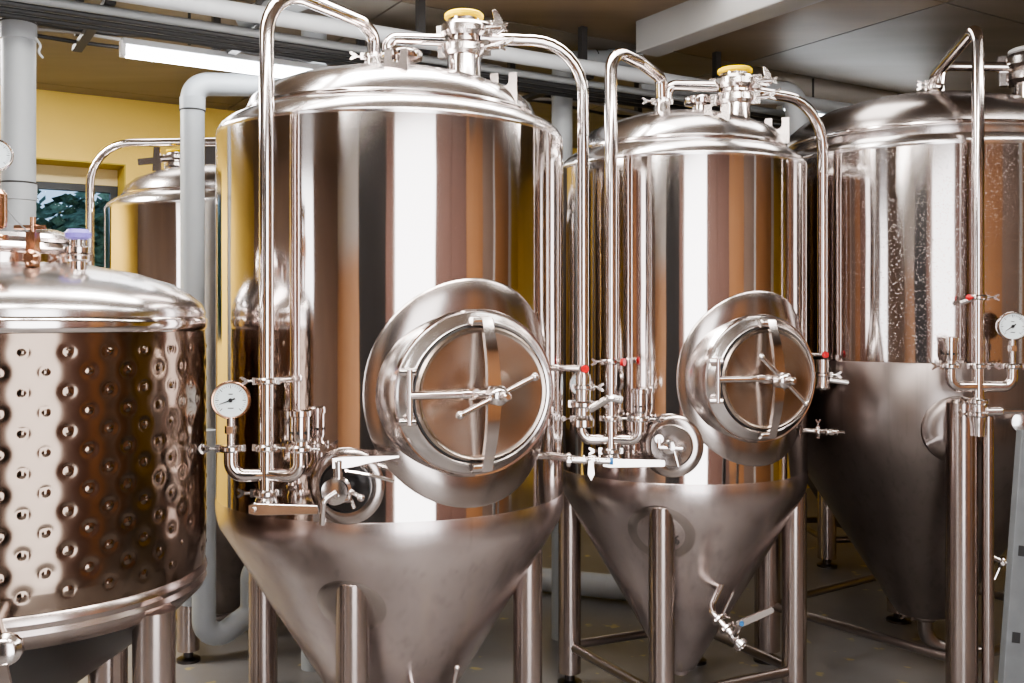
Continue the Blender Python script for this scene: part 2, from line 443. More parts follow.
def gauge(par, c, face, r, rim='bronze_glint', ang=200, stem=None):
    face = V(face).normalized()
    c = V(c)
    g = empty('pressure_gauge', c, parent=par)
    b = MB(); b.lathe([(r*.6,-r*.55),(r*.95,-r*.5),(r*.98,-.1*r),(r*.98,.02*r),(r*.88,.03*r)], c, face, 40); b.build('gauge_case', M['fit'], g)
    b = MB(); b.lathe([(r*.86,.02*r),(r*.9,.16*r),(r*.97,.18*r),(r*1.02,.1*r),(r*1.02,-.1*r),(r*.95,-.12*r)], c, face, 48, cap=False); b.build('gauge_rim', M[rim], g)
    b = MB(); b.lathe([(r*.001,.07*r),(r*.88,.07*r)], c, face, 40, cap=False); b.build('gauge_dial', M['dial'], g)
    x, y, z = frame(face)
    b = MB()
    for k in range(0, 31):
        a = math.radians(225-270*k/30); R0 = .70 if k % 5 else .62
        d = x*math.cos(a)+y*math.sin(a); s = z.cross(d)
        m_ = c+z*(.085*r)+d*r*(R0+.8)/2
        b.box(m_, r*(.8-R0), r*(.018 if k % 5 else .035), r*.01, d, s, z)
    a = math.radians(ang); d = x*math.cos(a)+y*math.sin(a); s = z.cross(d)
    o = c+z*(.11*r)
    b.prism([(-.25*r,-.05*r),(-.25*r,.05*r),(.62*r,.015*r),(.62*r,-.015*r)], o, d, s, r*.02)
    b.lathe([(.11*r,-.02*r),(.11*r,.05*r)], o, z, 16)
    b.box(c+z*(.085*r)+y*(.32*r), .22*r, .05*r, .01*r, x, y, z)
    b.box(c+z*(.085*r)-y*(.42*r), .3*r, .05*r, .01*r, x, y, z)
    b.build('gauge_needle', M['ink'], g, smooth=0)
    if stem is not None:
        b = MB(); b.cyl(c-V((0,0,r*.9)), V(stem), r*.22, 12); b.cyl(c-V((0,0,r*1.35)), c-V((0,0,r*1.75)), r*.33, 6)
        b.build('gauge_stem', M['fit'], g)
    return g

def ball_valve(mb, c, axis, r):
    """body with two clamped ends"""
    c = V(c); z = V(axis).normalized()
    mb.lathe([(r*.7,-2.2*r),(r*1.35,-2.2*r),(r*1.35,-1.8*r),(r*.8,-1.7*r),(r*.9,-1.1*r),(r*1.25,-.8*r),(r*1.35,0),(r*1.25,.8*r),(r*.9,1.1*r),(r*.8,1.7*r),(r*1.35,1.8*r),(r*1.35,2.2*r),(r*.7,2.2*r)], c, z, 20)
    return mb

# ------------------------------------------------------------------ conical fermenter
class Tank:
    def __init__(s, x, y, R, label, zshift=0.):
        s.x, s.y, s.R = x, y, R
        s.o = empty('fermenter', (x, y, 0), label, 'tank')
    def P(s, r, al, z):
        a = math.radians(al); return V((s.x+r*math.sin(a), s.y-r*math.cos(a), H+z))
    def N(s, al): a = math.radians(al); return V((math.sin(a), -math.cos(a), 0))
    def T(s, al): a = math.radians(al); return V((math.cos(a), math.sin(a), 0))
    def L(s, name, prof, mat, seg=128, **kw):
        b = MB(); b.lathe(prof, (s.x, s.y, H), seg=seg, cap=True); return b.build(name, M[mat], s.o, smooth=kw.get('smooth', 30))
    def body(s, top=.57, lip=.64, apex=.83, knee=-.56, tip=(.07, -1.41), cone='satin', shell='mirror', rl=.84, lidm='lid', seam=None):
        R = s.R; rl = R*rl
        sh = [(R, knee+.02)]
        nz = 12
        for k in range(nz+1): sh.append((R, knee+.02+(top-knee-.02)*k/nz))
        s.shell = s.L('tank_shell', sh, shell, 160)
        h = lip-top
        s.L('shoulder', [(R-.004, top-.004), (R, top), (R-.002, top+h*.25), (R-.012, top+h*.5), (R-.03, top+h*.72), (rl+.03, top+h*.93), (rl+.004, lip), (rl-.02, lip+.004)], 'shoulder', 128, smooth=60)
        dm = apex-lip
        s.L('lid_dome', [(rl-.001, lip-.01), (rl+.002, lip+.008), (rl-.002, lip+dm*.16), (rl-.014, lip+dm*.32), (rl*.9, lip+dm*.5), (rl*.75, lip+dm*.68), (rl*.55, lip+dm*.84), (rl*.3, lip+dm*.955), (rl*.12, lip+dm*.995), (.001, apex)], lidm, 128, smooth=60)
        s.L('weld_ring', [(rl+.001, lip+.004), (rl+.007, lip+.008), (rl+.007, lip+.014), (rl+.001, lip+.018)], 'pipe', 128)
        s.slope = (R-.01-tip[0])/(knee-.07-tip[1]); s.tip = tip; s.knee = knee
        s.L('cone_bottom', [(R, knee+.02), (R+.0015, knee+.016), (R+.001, knee-.02), (R-.003, knee-.045), (R-.010, knee-.07)] +
            [(R-.01-(R-.01-tip[0])*k/8, knee-.07+(tip[1]-knee+.07)*k/8) for k in range(1, 9)] + [(tip[0]*.6, tip[1]-.012), (tip[0]*.5, tip[1]-.03)], cone, 128, smooth=40)
    def cone_r(s, z): return s.tip[0]+s.slope*(z-s.tip[1])
    def cone_z(s, r): return s.tip[1]+(r-s.tip[0])/s.slope
    def legs(s, angs, r, lr=.048, pads=(), top=None, brace=-1.36, braces=None):
        pts = []
        for i, a in enumerate(angs):
            rr = r[i] if isinstance(r, (list, tuple)) else r
            zt = top if top is not None else s.cone_z(rr+lr)+.0
            p = s.P(rr, a, 0)
            b = MB(); b.lathe([(lr, -H+.05), (lr, zt-.012), (lr-.01, zt), (.001, zt+.004)], (p.x, p.y, H), seg=32, cap=False)
            lg = b.build('leg', M['leg'], s.o)
            b = MB(); b.lathe([(lr*1.08, 0), (lr*1.08, .012), (lr*.45, .018), (lr*.45, .055)], (p.x, p.y, 0), seg=20)
            b.build('levelling_foot', M['darksteel'], lg)
            pts.append(V((p.x, p.y, H+brace)))
        for i in (braces if braces is not None else range(len(pts))):
            a, b_ = pts[i], pts[(i+1) % len(pts)]
            b = MB(); b.cyl(a, b_, .019, 14); b.build('floor_brace', M['brace'], s.o)
    def cone_pad(s, al, zc, rad, name='weld_pad', mat='pad', off=.003):
        """round patch welded on the cone, wraps it"""
        b = MB(); rings = []
        ca = math.cos(math.atan(s.slope))
        for q in (0.02, .3, .6, .85, 1.):
            ring = []
            for k in range(40):
                th = 2*PI*k/40; u = rad*q*math.cos(th); w = rad*q*math.sin(th)
                z = zc+w*ca; r = s.cone_r(z)+(off if q < 1 else 0)
                ring.append(s.P(r, al+math.degrees(u/r), z))
            rings.append(ring)
        b.ring_loft(rings, True, False); return b.build(name, M[mat], s.o, smooth=60)
    def pad(s, al, zc, ra, rb, mat='pad', name='weld_pad', off=.004, r0=0.02):
        b = MB(); rings = []
        for q in (r0, .25, .5, .75, .97, 1.):
            if q < r0: continue
            ring = []
            for k in range(64):
                th = 2*PI*k/64; u = ra*q*math.cos(th); w = rb*q*math.sin(th)
                ring.append(s.P(s.R+(off if q < 1 else -.001), al+math.degrees(u/s.R), zc+w))
            rings.append(ring)
        b.ring_loft(rings, True, False); return b.build(name, M[mat], s.o, smooth=60)
    def manway(s, al, zc, tilt=22, k=1.):
        N, T, Z = s.N(al), s.T(al), V((0,0,1)); R = s.R
        c0 = V((s.x, s.y, H+zc))
        def at(u, w, n): return c0+T*u+Z*w+N*n
        s.pad(al, zc, .315*k, .315*k)
        mw = empty('manway', at(0,0,R), parent=s.o)
        ea, eb = .247*k, .226*k
        def ell(prof, mat, name, seg=72, cap=False):
            b = MB(); rings = []
            for da, n in prof:
                a = ea-da; bb = eb-da
                rings.append([at(a*math.cos(2*PI*q/seg), bb*math.sin(2*PI*q/seg), n) for q in range(seg)])
            b.ring_loft(rings, cap, cap); return b.build(name, M[mat], mw, smooth=40)
        ell([(-.022,R-.075),(-.018,R-.04),(-.006,R-.012),(.004,R+.008),(.012,R+.018),(.028,R+.030),(.032,R+.038),(.036,R+.040),(.044,R+.036),(.046,R+.02)], 'shoulder', 'manway_neck')
        ell([(-.001,R-.004),(-.005,R+.000),(-.001,R+.008),(.006,R+.006)], 'pipe', 'neck_bead')
        # door plate
        b = MB(); rings = []
        for q, n in ((1,R+.022),(1,R+.042),(.965,R+.048),(.93,R+.044),(.9,R+.043),(.6,R+.047),(.3,R+.050),(.02,R+.051)):
            rings.append([at((ea-.046)*q*math.cos(2*PI*j/72), (eb-.046)*q*math.sin(2*PI*j/72), n) for j in range(72)])
        b.ring_loft(rings, False, True); d = b.build('manway_door', M['door'], mw, smooth=40)
        d.data.transform(Matrix.Rotation(-math.radians(al), 4, 'Z')); d.rotation_euler = (0, 0, math.radians(al))
        b = MB(); rings = []
        for da, n in ((.0425,R+.03),(.0425,R+.040),(.0465,R+.041),(.0465,R+.03)):
            rings.append([at((ea-da)*math.cos(2*PI*j/72), (eb-da)*math.sin(2*PI*j/72), n) for j in range(72)])
        b.ring_loft(rings); b.build('door_gasket', M['black'], mw)
        # cross bar bowed outward
        b = MB(); rings = []
        hh = .208*k
        for j in range(15):
            w = hh*(1-2*j/14); n = R+.055+.045*(1-(w/hh)**2)
            wd = .016+.006*(1-abs(w)/hh); th = .007
            rings.append([at(-wd,w,n-th), at(wd,w,n-th), at(wd,w,n+th), at(-wd,w,n+th)])
        b.ring_loft(rings, True, True); b.build('cross_bar', M['pipe'], mw, smooth=30)
        for sg in (1, -1):
            b = MB(); b.cyl(at(-.045,sg*.196*k,R+.052), at(.022,sg*.196*k,R+.052), .014, 16, .003)
            b.cyl(at(-.02,sg*.196*k,R+.02), at(-.02,sg*.196*k,R+.052), .011, 12); b.build('bar_pivot', M['fit'], mw)
        # hinge at left
        b = MB(); uh = -.222*k
        b.cyl(at(uh,-.075,R+.05), at(uh,.075,R+.05), .009, 14)
        for sg in (1, -1):
            b.cyl(at(uh-.022,sg*.068,R+.03), at(uh+.018,sg*.068,R+.055), .011, 14, .002)
        b.cyl(at(uh,.004,R+.05), at(uh+.15,.004,R+.078), .0115, 16); b.cyl(at(uh+.145,.004,R+.077), at(uh+.17,.004,R+.082), .015, 12)
        b.cyl(at(uh+.165,.004,R+.08), at(0,.004,R+.088), .009, 12)
        b.box(at(uh+.175,.004,R+.075), .03, .03, .03, T, Z, N)
        b.build('hinge_arm', M['pipe'], mw)
        # screw hub and tommy bar
        b = MB(); b.lathe([(.016,R+.05),(.016,R+.10),(.026,R+.10),(.028,R+.108),(.028,R+.135),(.022,R+.142),(.013,R+.145),(.013,R+.175),(.008,R+.18)], c0, N, 20)
        b.build('screw_hub', M['fit'], mw)
        a = math.radians(tilt); d = T*math.cos(a)+Z*math.sin(a); m_ = at(0,0,R+.125)
        b = MB(); b.cyl(m_-d*.125, m_+d*.125, .008, 14); b.sphere(m_-d*.128, .0125); b.sphere(m_+d*.128, .0125)
        b.build('tommy_bar', M['pipe'], mw)

def lug(t, r, al, z, w=.075, h=.085, turn=0, hole=False, lean=.0):
    """lifting lug plate on a lid"""
    N = t.N(al+turn); o = t.P(r, al, z)
    X = N; Y = V((0,0,1))
    b = MB()
    if hole:
        pts = [(-w/2, -.03), (w/2, -.03), (w*.42, h*.55)]
        pts += [(w*.32*math.cos(a_), h*.62+w*.32*math.sin(a_)) for a_ in [k*PI/8 for k in range(9)]]
        pts += [(-w*.42, h*.55)]
        b.prism(pts, o, X, Y, .008)
        q = b.build('lifting_lug', M['pad'], t.o, smooth=0)
        c = MB(); c.lathe([(.012, -.0048), (.012, .0048)], o+Y*h*.55, X.cross(Y), 16); c.build('lug_eye', M['slot'], q)
        return
    rr = w*.2
    pts = [(-w/2, -.035), (w/2, -.035), (w/2, h*.75), (rr, h*.75)]
    pts += [(rr*math.cos(a_), h*.45-rr*math.sin(a_)) for a_ in [k*PI/8 for k in range(9)]]
    pts += [(-rr, h*.75), (-w/2, h*.75)]
    b.prism(pts, o, X, Y, .006)
    b.build('lifting_lug', M['pad'], t.o, smooth=0)

def top_port(t, p, r=.055, h0=.16, gasket='yellow', lever=True, tall=1.):
    """clamped pressure port with cap; p = base on dome"""
    p = V(p); Z = V((0,0,1))
    g = empty('top_port', p, parent=t.o)
    b = MB(); b.lathe([(r*1.0,-.05),(r*1.0,.055*tall),(r*1.25,.06*tall),(r*1.25,.075*tall),(r*.95,.08*tall),(r*.95,.115*tall),(r*1.3,.12*tall),(r*1.3,.135*tall),(r*.98,.14*tall),(r*.98,.165*tall),(r*.85,.17*tall)], p, Z, 36)
    b.build('port_neck', M['pipe'], g)
    for hz, rr in ((.068*tall, r*.93), (.128*tall, r*.98)):
        b = MB(); clamp(b, p+Z*hz, Z, rr, lug=(1, -.35, 0)); b.build('port_clamp', M['fit'], g)
    b = MB(); b.lathe([(r*.8,.16*tall),(r*1.06,.164*tall),(r*1.16,.168*tall),(r*1.16,.178*tall),(r*1.04,.183*tall),(r*.85,.182*tall),(r*.8,.18*tall)], p, Z, 40, cap=False)
    b.build('port_gasket', M[gasket], g)
    b = MB(); b.lathe([(r*.82,.165*tall),(r*.82,.178*tall),(r*.5,.18*tall)], p, Z, 30); b.build('port_cap', M['fit'], g)
    if lever:
        q = p+Z*.135*tall+V((r*1.6,-.03,0))
        b = MB(); b.prism([(-.01,-.02),(.02,-.028),(.045,-.012),(.036,.02),(.014,.05),(.004,.046),(.010,.015)], q, V((1,.0,0)), Z, .022)
        b.cyl(q+V((-.04,0,.01)), q+V((.03,0,-.005)), .009, 10); b.cyl(q+V((-.02,0,-.07)), q+V((.04,0,-.05)), .007, 10)
        b.prism([(.03,-.07),(.07,-.045),(.075,-.03),(.03,-.05)], q, V((1,0,0)), Z, .014)
        b.build('port_lever', M['pipe'], g, smooth=0, bevel=.002)
    return g

def cip(t, p0, zc, zb, cl, cr, gz=.135, rim='bronze_glint', gr=.054, mirror=False, valve=True, ang=200, hlen=.2, stand=None, gface=V((.05,-1,0)), short_handle=False, hdrop=0., gauge_on=True):
    """foot of the spray pipe: p0 = pipe axis (x,y), zc clamp level, zb end; arms cl (left) & cr (right) offsets as vectors"""
    Z = V((0,0,1)); base = V((p0.x, p0.y, H))
    a = base+Z*zc
    L_, R_ = a+cl, a+cr
    if gauge_on is None: pass
    drop = .075
    b = MB()
    b.tube([L_+Z*.0, L_-Z*drop, base+Z*(zc-drop), R_-Z*drop, R_], .0195, 16, fil=[.05, 0, .05])
    m = b.build('manifold', M['pipe'], t.o)
    for q in (L_, R_, a):
        b = MB(); clamp(b, q, Z, .0235, lug=(1 if q is not L_ else -1, -.2, 0)); b.build('clamp', M['fit'], m)
    gp, cp = (L_, R_) if not mirror else (R_, L_)
    # relief cup
    b = MB(); b.lathe([(.020,.005),(.020,.02),(.024,.02),(.026,.03),(.026,.088),(.030,.09),(.030,.104),(.022,.108),(.012,.108)], cp, Z, 24)
    rc = b.build('relief_valve', M['pipe'], t.o)
    b = MB()
    for k in range(8):
        a_ = 2*PI*k/8; d = V((math.cos(a_), math.sin(a_), 0)); b.cyl(cp+Z*.045+d*.02, cp+Z*.045+d*.0268, .0045, 8)
    b.build('vent_hole', M['slot'], rc)
    gauge(t.o, gp+Z*gz, gface, gr, rim, ang, stem=gp+Z*.01)
    # end valve
    if valve:
        e = base+Z*zb
        b = MB(); clamp(b, e+Z*.03, Z, .025, lug=(-1,-.1,0)); b.build('clamp', M['fit'], m)
        b = MB(); b.lathe([(.022,.03),(.030,.012),(.034,0),(.030,-.018),(.018,-.024)], e, Z, 20)
        b.cyl(e+V((-.02,-.03,-.005)), e+V((-.02,-.055,-.005)), .017, 16, .003); v = b.build('drain_valve', M['fit'], t.o)
        b = MB(); q = e+V((-.02,-.058,-.005))
        d = V((1,-.03,hdrop)).normalized()
        up = Z-d*Z.dot(d)
        b.prism([(-.014,-.012),(.01,-.016),(hlen,-.012),(hlen+.004,0),(hlen,.012),(.01,.016),(-.014,.012)], q, d, up.normalized(), .010)
        b.cyl(q+V((-.001,-.007,0)), q+V((-.001,-.012,0)), .008, 12)
        b.build('valve_handle', M['fit'], v, smooth=0, bevel=.0015)

# ================================================================== TANK 1 (big centre-left)
t1 = Tank(-.399, 3.35, .570, 'large shiny conical fermenter left of centre, nearest, with round door and gauge rim coloured with orange reflections')
t1.body(top=.575, lip=.645, apex=.815, knee=-.59, tip=(.085, -1.43))
t1.legs([-8, 82, 172, 262], .455)
t1.cone_pad(-9, t1.cone_z(.45), .105)
t1.manway(31.3, -.214, 22, 1.05)
Z = V((0,0,1))
# left spray pipe with arch
p = t1.P(.640, -26.2, 0); 
port = W(373, 60, 3.16)
b = MB(); b.tube([V((p.x,p.y,H-.50)), V((p.x,p.y,H+.93)), W(362,22,3.08), W(374,36,3.15), port+Z*(-.03)], .0205, 20, fil=[.14,.05,.035])
sp = b.build('spray_pipe', M['pipe'], t1.o)
b = MB(); clamp(b, port+Z*.01, Z, .022, lug=(-1,-.2,0)); b.lathe([(.03,-.045),(.028,.0)], port, Z, 20); b.build('clamp', M['fit'], sp)
b = MB(); q = V((p.x,p.y,H-.175)); clamp(b, q, Z, .0215, lug=(-1,-.2,0)); b.cyl(q, t1.P(.565,-24,-.175), .009, 12); b.build('pipe_bracket', M['fit'], sp)
cip(t1, p, -.36, -.515, V((-.095,-.012,0)), V((.098,-.02,0)), gz=.133, gr=.0525, hlen=.175, ang=200)
# right pipe from the yellow port
pp = t1.P(.645, 76, 0)
yp = W(464, 72, 3.14)
b = MB(); b.tube([W(388,62,3.14), W(388,38,3.14), yp+Z*.10+V((-.06,0,0))], .0185, 18, fil=.03); b.build('vent_pipe', M['pipe'], t1.o)
b = MB(); b.tube([yp+Z*.105+V((.05,.0,0)), V((pp.x,pp.y,yp.z+.107)), V((pp.x,pp.y,H-.20))], .0185, 18, fil=.235)
rp = b.build('vent_pipe', M['pipe'], t1.o)
b = MB(); clamp(b, W(388,60,3.14), Z, .022); b.build('clamp', M['fit'], rp)
top_port(t1, yp, .053)
b = MB(); q = W(402,64,3.10); b.lathe([(.03,-.04),(.03,.01),(.062,.014),(.064,.02),(.064,.034),(.056,.04),(.001,.04)], q, Z, 32); b.build('blank_flange', M['pipe'], t1.o)
lug(t1, .42, 8, .725, turn=62); lug(t1, .44, 58, .70, w=.085, turn=20); lug(t1, .42, 245, .72, hole=True, turn=60, h=.11)
# lower end of the right pipe : clamps, valve, red tap
q = V((pp.x, pp.y, H-.16))
b = MB(); b.cyl(q+V((-.12,.04,0)), q+V((-.01,-.03,0)), .011, 14); b.cyl(q+V((-.0,-.036,0)), q+V((.004,-.05,0)), .014, 14); b.build('stay_rod', M['pipe'], rp)
b = MB(); b.cyl(q+V((.0,-.048,0)), q+V((.004,-.056,0)), .0125, 14); b.build('end_cap', M['red'], rp)
b = MB(); clamp(b, q-Z*.06, Z, .021, lug=(.9,-.4,0)); clamp(b, q-Z*.115, Z, .028, lug=(.9,-.4,0)); b.lathe([(.022,-.19),(.036,-.185),(.036,-.165),(.024,-.15),(.024,-.02)], q, Z, 20)
b.tube([q+V((.02,-.03,-.13)), q+V((.08,-.05,-.09)), q+V((.12,-.05,-.10))], .012, 10, fil=.03)
b.build('pipe_valve', M['fit'], rp)
# small tap on right flank
q = W(572, 460, 3.05)
b = MB(); b.cyl(t1.P(.55, 68, -.43), q+V((.02,0,0)), .012, 14); clamp(b, q+V((-.01,0,0)), V((1,0,0)), .016); b.cyl(q, q+V((.12,.0,-.004)), .010, 12); ball_valve(b, q+V((.06,0,0)), V((1,0,0)), .012)
sv = b.build('side_tap', M['fit'], t1.o)
b = MB(); b.prism([(-.006,0),(.008,0),(.012,-.04),(.002,-.06),(-.008,-.04)], q+V((.055,-.018,0)), V((1,0,0)), Z, .006); b.build('tap_lever', M['fit'], sv, smooth=0)
b = MB(); b.cyl(q+V((.115,0,-.004)), q+V((.125,0,-.004)), .011, 12); b.build('tap_end_cap', M['blue'], sv)
# sample valve in a round recess
def sample_valve(t, al, z, r=.062, big=True):
    N, T = t.N(al), t.T(al); c = V((t.x, t.y, H+z))+N*t.R
    t.pad(al, z, r*1.55, r*1.55, 'pad', 'weld_pad')
    b = MB(); b.lathe([(r*1.05,-.012),(r*1.05,.012),(r*1.0,.014),(r*.97,.009),(r*.6,.006),(.001,.006)], c, N, 40, cap=False)
    dk = b.build('recess_dish', M['darkgloss'] if big else M['lid_dark'], t.o)
    v = empty('sample_valve', c, parent=t.o)
    s = 1. if big else .62
    b = MB(); b.cyl(c-N*.0, c+N*.05*s, .02*s, 18)
    b.lathe([(.026*s,.035*s),(.036*s,.04*s),(.036*s,.055*s),(.028*s,.062*s),(.030*s,.08*s),(.036*s,.084*s),(.036*s,.096*s),(.02*s,.10*s)], c-T*.006, N, 28)
    b.sphere(c+N*.075*s-Z*.01*s, .027*s); b.lathe([(.026*s,-.02*s),(.034*s,-.018*s),(.034*s,-.004*s),(.026*s,0)], c+N*.06*s-Z*.035*s, (N*.3-Z).normalized(), 20)
    b.cyl(c+N*.05*s+T*.02*s, c+N*.06*s+T*.055*s-Z*.018*s, .007*s, 10); b.sphere(c+N*.062*s+T*.058*s-Z*.02*s, .011*s)
    b.cyl(c+N*.05*s+T*.02*s-Z*.01*s, c+N*.06*s+T*.04*s-Z*.05*s, .006*s, 10); 
    b.build('valve_body', M['fit'], v)
    return v, c, N, T
v, c, N, T = sample_valve(t1, -6.3, -.468, r=.070)
b = MB(); b.cyl(c+N*.075+Z*.02, c+N*.08+Z*.085, .014, 16, .003); b.build('valve_stem', M['fit'], v)
b = MB(); o_ = c+N*.082+Z*.078
b.prism([(-.016,-.016),(.02,-.018),(.10,-.004),(.165,.004),(.168,.012),(.10,.014),(.02,.016),(-.016,.014)], o_, V((1,.22,.02)).normalized(), Z, .014); b.build('valve_handle', M['pipe'], v, smooth=0, bevel=.002)
b = MB(); b.tube([c+N*.08+V((.02,0,.055)), c+N*.09+V((.09,0,.045)), c+N*.09+V((.155,0,.028))], .005, 8, fil=.1); b.build('lever_rod', M['pipe'], v)
b = MB(); b.tube([c+N*.10-Z*.0, c+N*.115+V((-.028,0,-.018)), c+N*.11+V((-.034,0,-.085))], .0075, 12, fil=.02); b.build('sample_spout', M['pipe'], v)
# cone outlet twigs near bottom of the frame
b = MB(); q = t1.P(t1.cone_r(-1.14), 20, -1.14); b.tube([q, q+V((.01,-.04,-.02)), q+V((.02,-.05,-.12))], .011, 10, fil=.03)
b.build('outlet_tube', M['pipe'], t1.o); b = MB(); q2 = W(457, 668, 2.95); b.cyl(q2, q2+V((-.02,0,-.1)), .006, 10); b.sphere(q2, .010); b.build('cone_tap', M['pipe'], t1.o)

# ================================================================== TANK 2
t2 = Tank(.672, 4.0, .490, 'mid-size conical fermenter at centre right with yellow-ringed port and oval door')
t2.body(top=.575, lip=.645, apex=.815, knee=-.605, tip=(.062, -1.39))
t2.legs([-18, 72, 162, 250], [.44,.44,.44,.46], lr=.047)
t2.cone_pad(-19, -.775, .125)
t2.cone_pad(-19, -.775, .095, 'weld_pad', 'satin', off=.006)
t2.manway(25.5, -.215, -40)
p = t2.P(.562, -35, 0); port = W(662, 103, 3.82)
b = MB(); b.tube([V((p.x,p.y,H-.50)), V((p.x,p.y,H+.955)), W(640,62,3.66), W(661,78,3.80), port-Z*.03], .0225, 20, fil=[.10,.04,.035])
sp = b.build('spray_pipe', M['pipe'], t2.o)
b = MB(); clamp(b, port+Z*.005, Z, .025, lug=(-1,-.2,0)); b.lathe([(.034,-.05),(.03,.0)], port, Z, 20); b.build('clamp', M['fit'], sp)
q = V((p.x,p.y,H-.155))
b = MB(); clamp(b, q, Z, .022, lug=(-1,-.2,0)); b.cyl(q, q+V((.04,-.03,0)), .010, 12); b.build('pipe_bracket', M['fit'], sp)
b = MB(); b.cyl(q+V((.035,-.03,0)), q+V((.045,-.036,0)), .0135, 14); b.build('end_cap', M['red'], sp)
cip(t2, p, -.355, -.50, V((-.105,.0,0)), V((.10,-.02,0)), gz=.12, gr=.042, rim='fit', hlen=.20, ang=200, gface=V((-.3,-1,0)))
pp = t2.P(.565, 88, 0); yp = W(735, 117, 3.80)
b = MB(); b.tube([W(667,103,3.84), W(668,85,3.84), yp+Z*.115+V((-.06,0,0))], .0205, 18, fil=.03); b.build('vent_pipe', M['pipe'], t2.o)
b = MB(); b.tube([yp+Z*.10+V((.05,0,0)), V((pp.x,pp.y,yp.z+.095)), V((pp.x,pp.y,H-.15))], .0205, 18, fil=.20)
rp = b.build('vent_pipe', M['pipe'], t2.o)
top_port(t2, yp, .057)
b = MB(); q = W(700,106,3.9); b.lathe([(.03,-.05),(.03,.0),(.06,.004),(.062,.01),(.062,.03),(.05,.036),(.001,.036)], q, Z, 32); b.build('blank_flange', M['pipe'], t2.o)
lug(t2, .36, 12, .715, w=.09, turn=62); lug(t2, .385, 62, .70, w=.09, turn=10); lug(t2, .36, 215, .72, hole=True, turn=60, h=.12)
b = MB(); q = V((pp.x,pp.y,H-.145)); b.cyl(q+V((-.05,0,0)), q+V((.0,-.03,0)), .008, 10); clamp(b, q-Z*.08, Z, .022, lug=(1,-.3,0)); b.lathe([(.024,-.14),(.032,-.13),(.024,-.1),(.024,-.02)], q, Z, 18)
b.cyl(q+V((.02,-.02,-.1)), q+V((.09,-.03,-.11)), .014, 12); b.build('pipe_valve', M['fit'], rp)
b = MB(); b.cyl(q+V((0,-.026,0)), q+V((0,-.036,0)), .013, 12); b.build('end_cap', M['red'], rp)
q = W(818, 432, 3.78)
b = MB(); b.cyl(t2.P(.47,70,-.43), q+V((.05,0,0)), .009, 12); clamp(b, q, V((1,0,0)), .014, lug=(0,0,1)); ball_valve(b, q+V((.05,0,0)), V((1,0,0)), .010); b.cyl(q+V((.05,0,0)), q+V((.1,0,0)), .006, 10); b.build('side_tap', M['fit'], t2.o)
v, c, N, T = sample_valve(t2, -13, -.45, r=.073, big=False)
b = MB(); b.cyl(c+N*.05+V((.012,0,-.01)), c+N*.06+V((.028,0,-.065)), .005, 10); b.cyl(c+N*.05+V((-.04,0,.0)), c+N*.05+V((.04,0,-.004)), .010, 12); b.lathe([(.008,-.004),(.015,-.004),(.015,.004),(.008,.004)], c+N*.05+V((-.04,0,.03)), V((0,-1,0)), 14); b.cyl(c+N*.05+V((-.04,0,0)), c+N*.05+V((-.04,0,.03)), .008, 10)
b.build('valve_lever', M['pipe'], v)
# tap on the cone, lower right
q0 = t2.P(t2.cone_r(-.98), 32, -.98)
a0, a1 = W(712, 612, 3.62), W(738, 642, 3.55)
b = MB(); b.tube([q0-V((.03,-.03,0)), W(712,605,3.66), a0, a1], .013, 12, fil=.02); clamp(b, a0.lerp(a1,.25), a1-a0, .019); clamp(b, a0.lerp(a1,.55), a1-a0, .019); ball_valve(b, a0.lerp(a1,.85), a1-a0, .014)
b.lathe([(.016,0),(.026,.004),(.026,.02),(.018,.024),(.016,.01)], a1, (a1-a0), 20, cap=False)
ct = b.build('cone_tap', M['fit'], t2.o)
b = MB(); b.cyl(a0.lerp(a1,.3), a0.lerp(a1,.3)+V((.045,-.02,.11)), .005, 10); b.build('tap_stem', M['pipe'], ct)
b = MB(); e = W(741,623,3.5); d = (W(778,608,3.45)-e).normalized(); b.prism([(-.015,-.013),(.02,-.014),(.125,-.008),(.13,.006),(.125,.014),(.02,.012),(-.015,.012)], e, d, (V((0,-.3,1))-d*d.z).normalized(), .010); b.cyl(e, a0.lerp(a1,.85), .011, 12); hd = b.build('tap_handle', M['fit'], ct, smooth=0, bevel=.0015)
b = MB(); b.cyl(e+V((0,-.006,0)), e+V((0,-.012,0)), .008, 12); b.build('handle_cap', M['blue'], ct)
# handwritten 6 on the cone
b = MB(); o6 = W(671.5, 542, 3.45)
pts6 = [(.006,.02),(-.002,.014),(-.007,.004),(-.008,-.006),(-.005,-.014),(.001,-.017),(.007,-.013),(.008,-.006),(.004,-.001),(-.002,-.001),(-.007,-.006)]
zc_ = -.80; 
b.tube([t2.P(t2.cone_r(zc_+w*.9)+.009, -11+math.degrees(u/.44), zc_+w*.9) for u, w in pts6], .0012, 6)
b.build('handwritten_mark', M['ink'], t2.o)

# ================================================================== TANK 3 (right)
t3 = Tank(1.80, 4.36, .630, 'widest conical fermenter at right edge, wet mirror shell above dull grey jacket')
t3.body(top=.655, lip=.735, apex=.955, knee=-.19, tip=(.14, -1.27), cone='satin_dark', shell='mirror_wet', rl=.93, lidm='lid_dark')
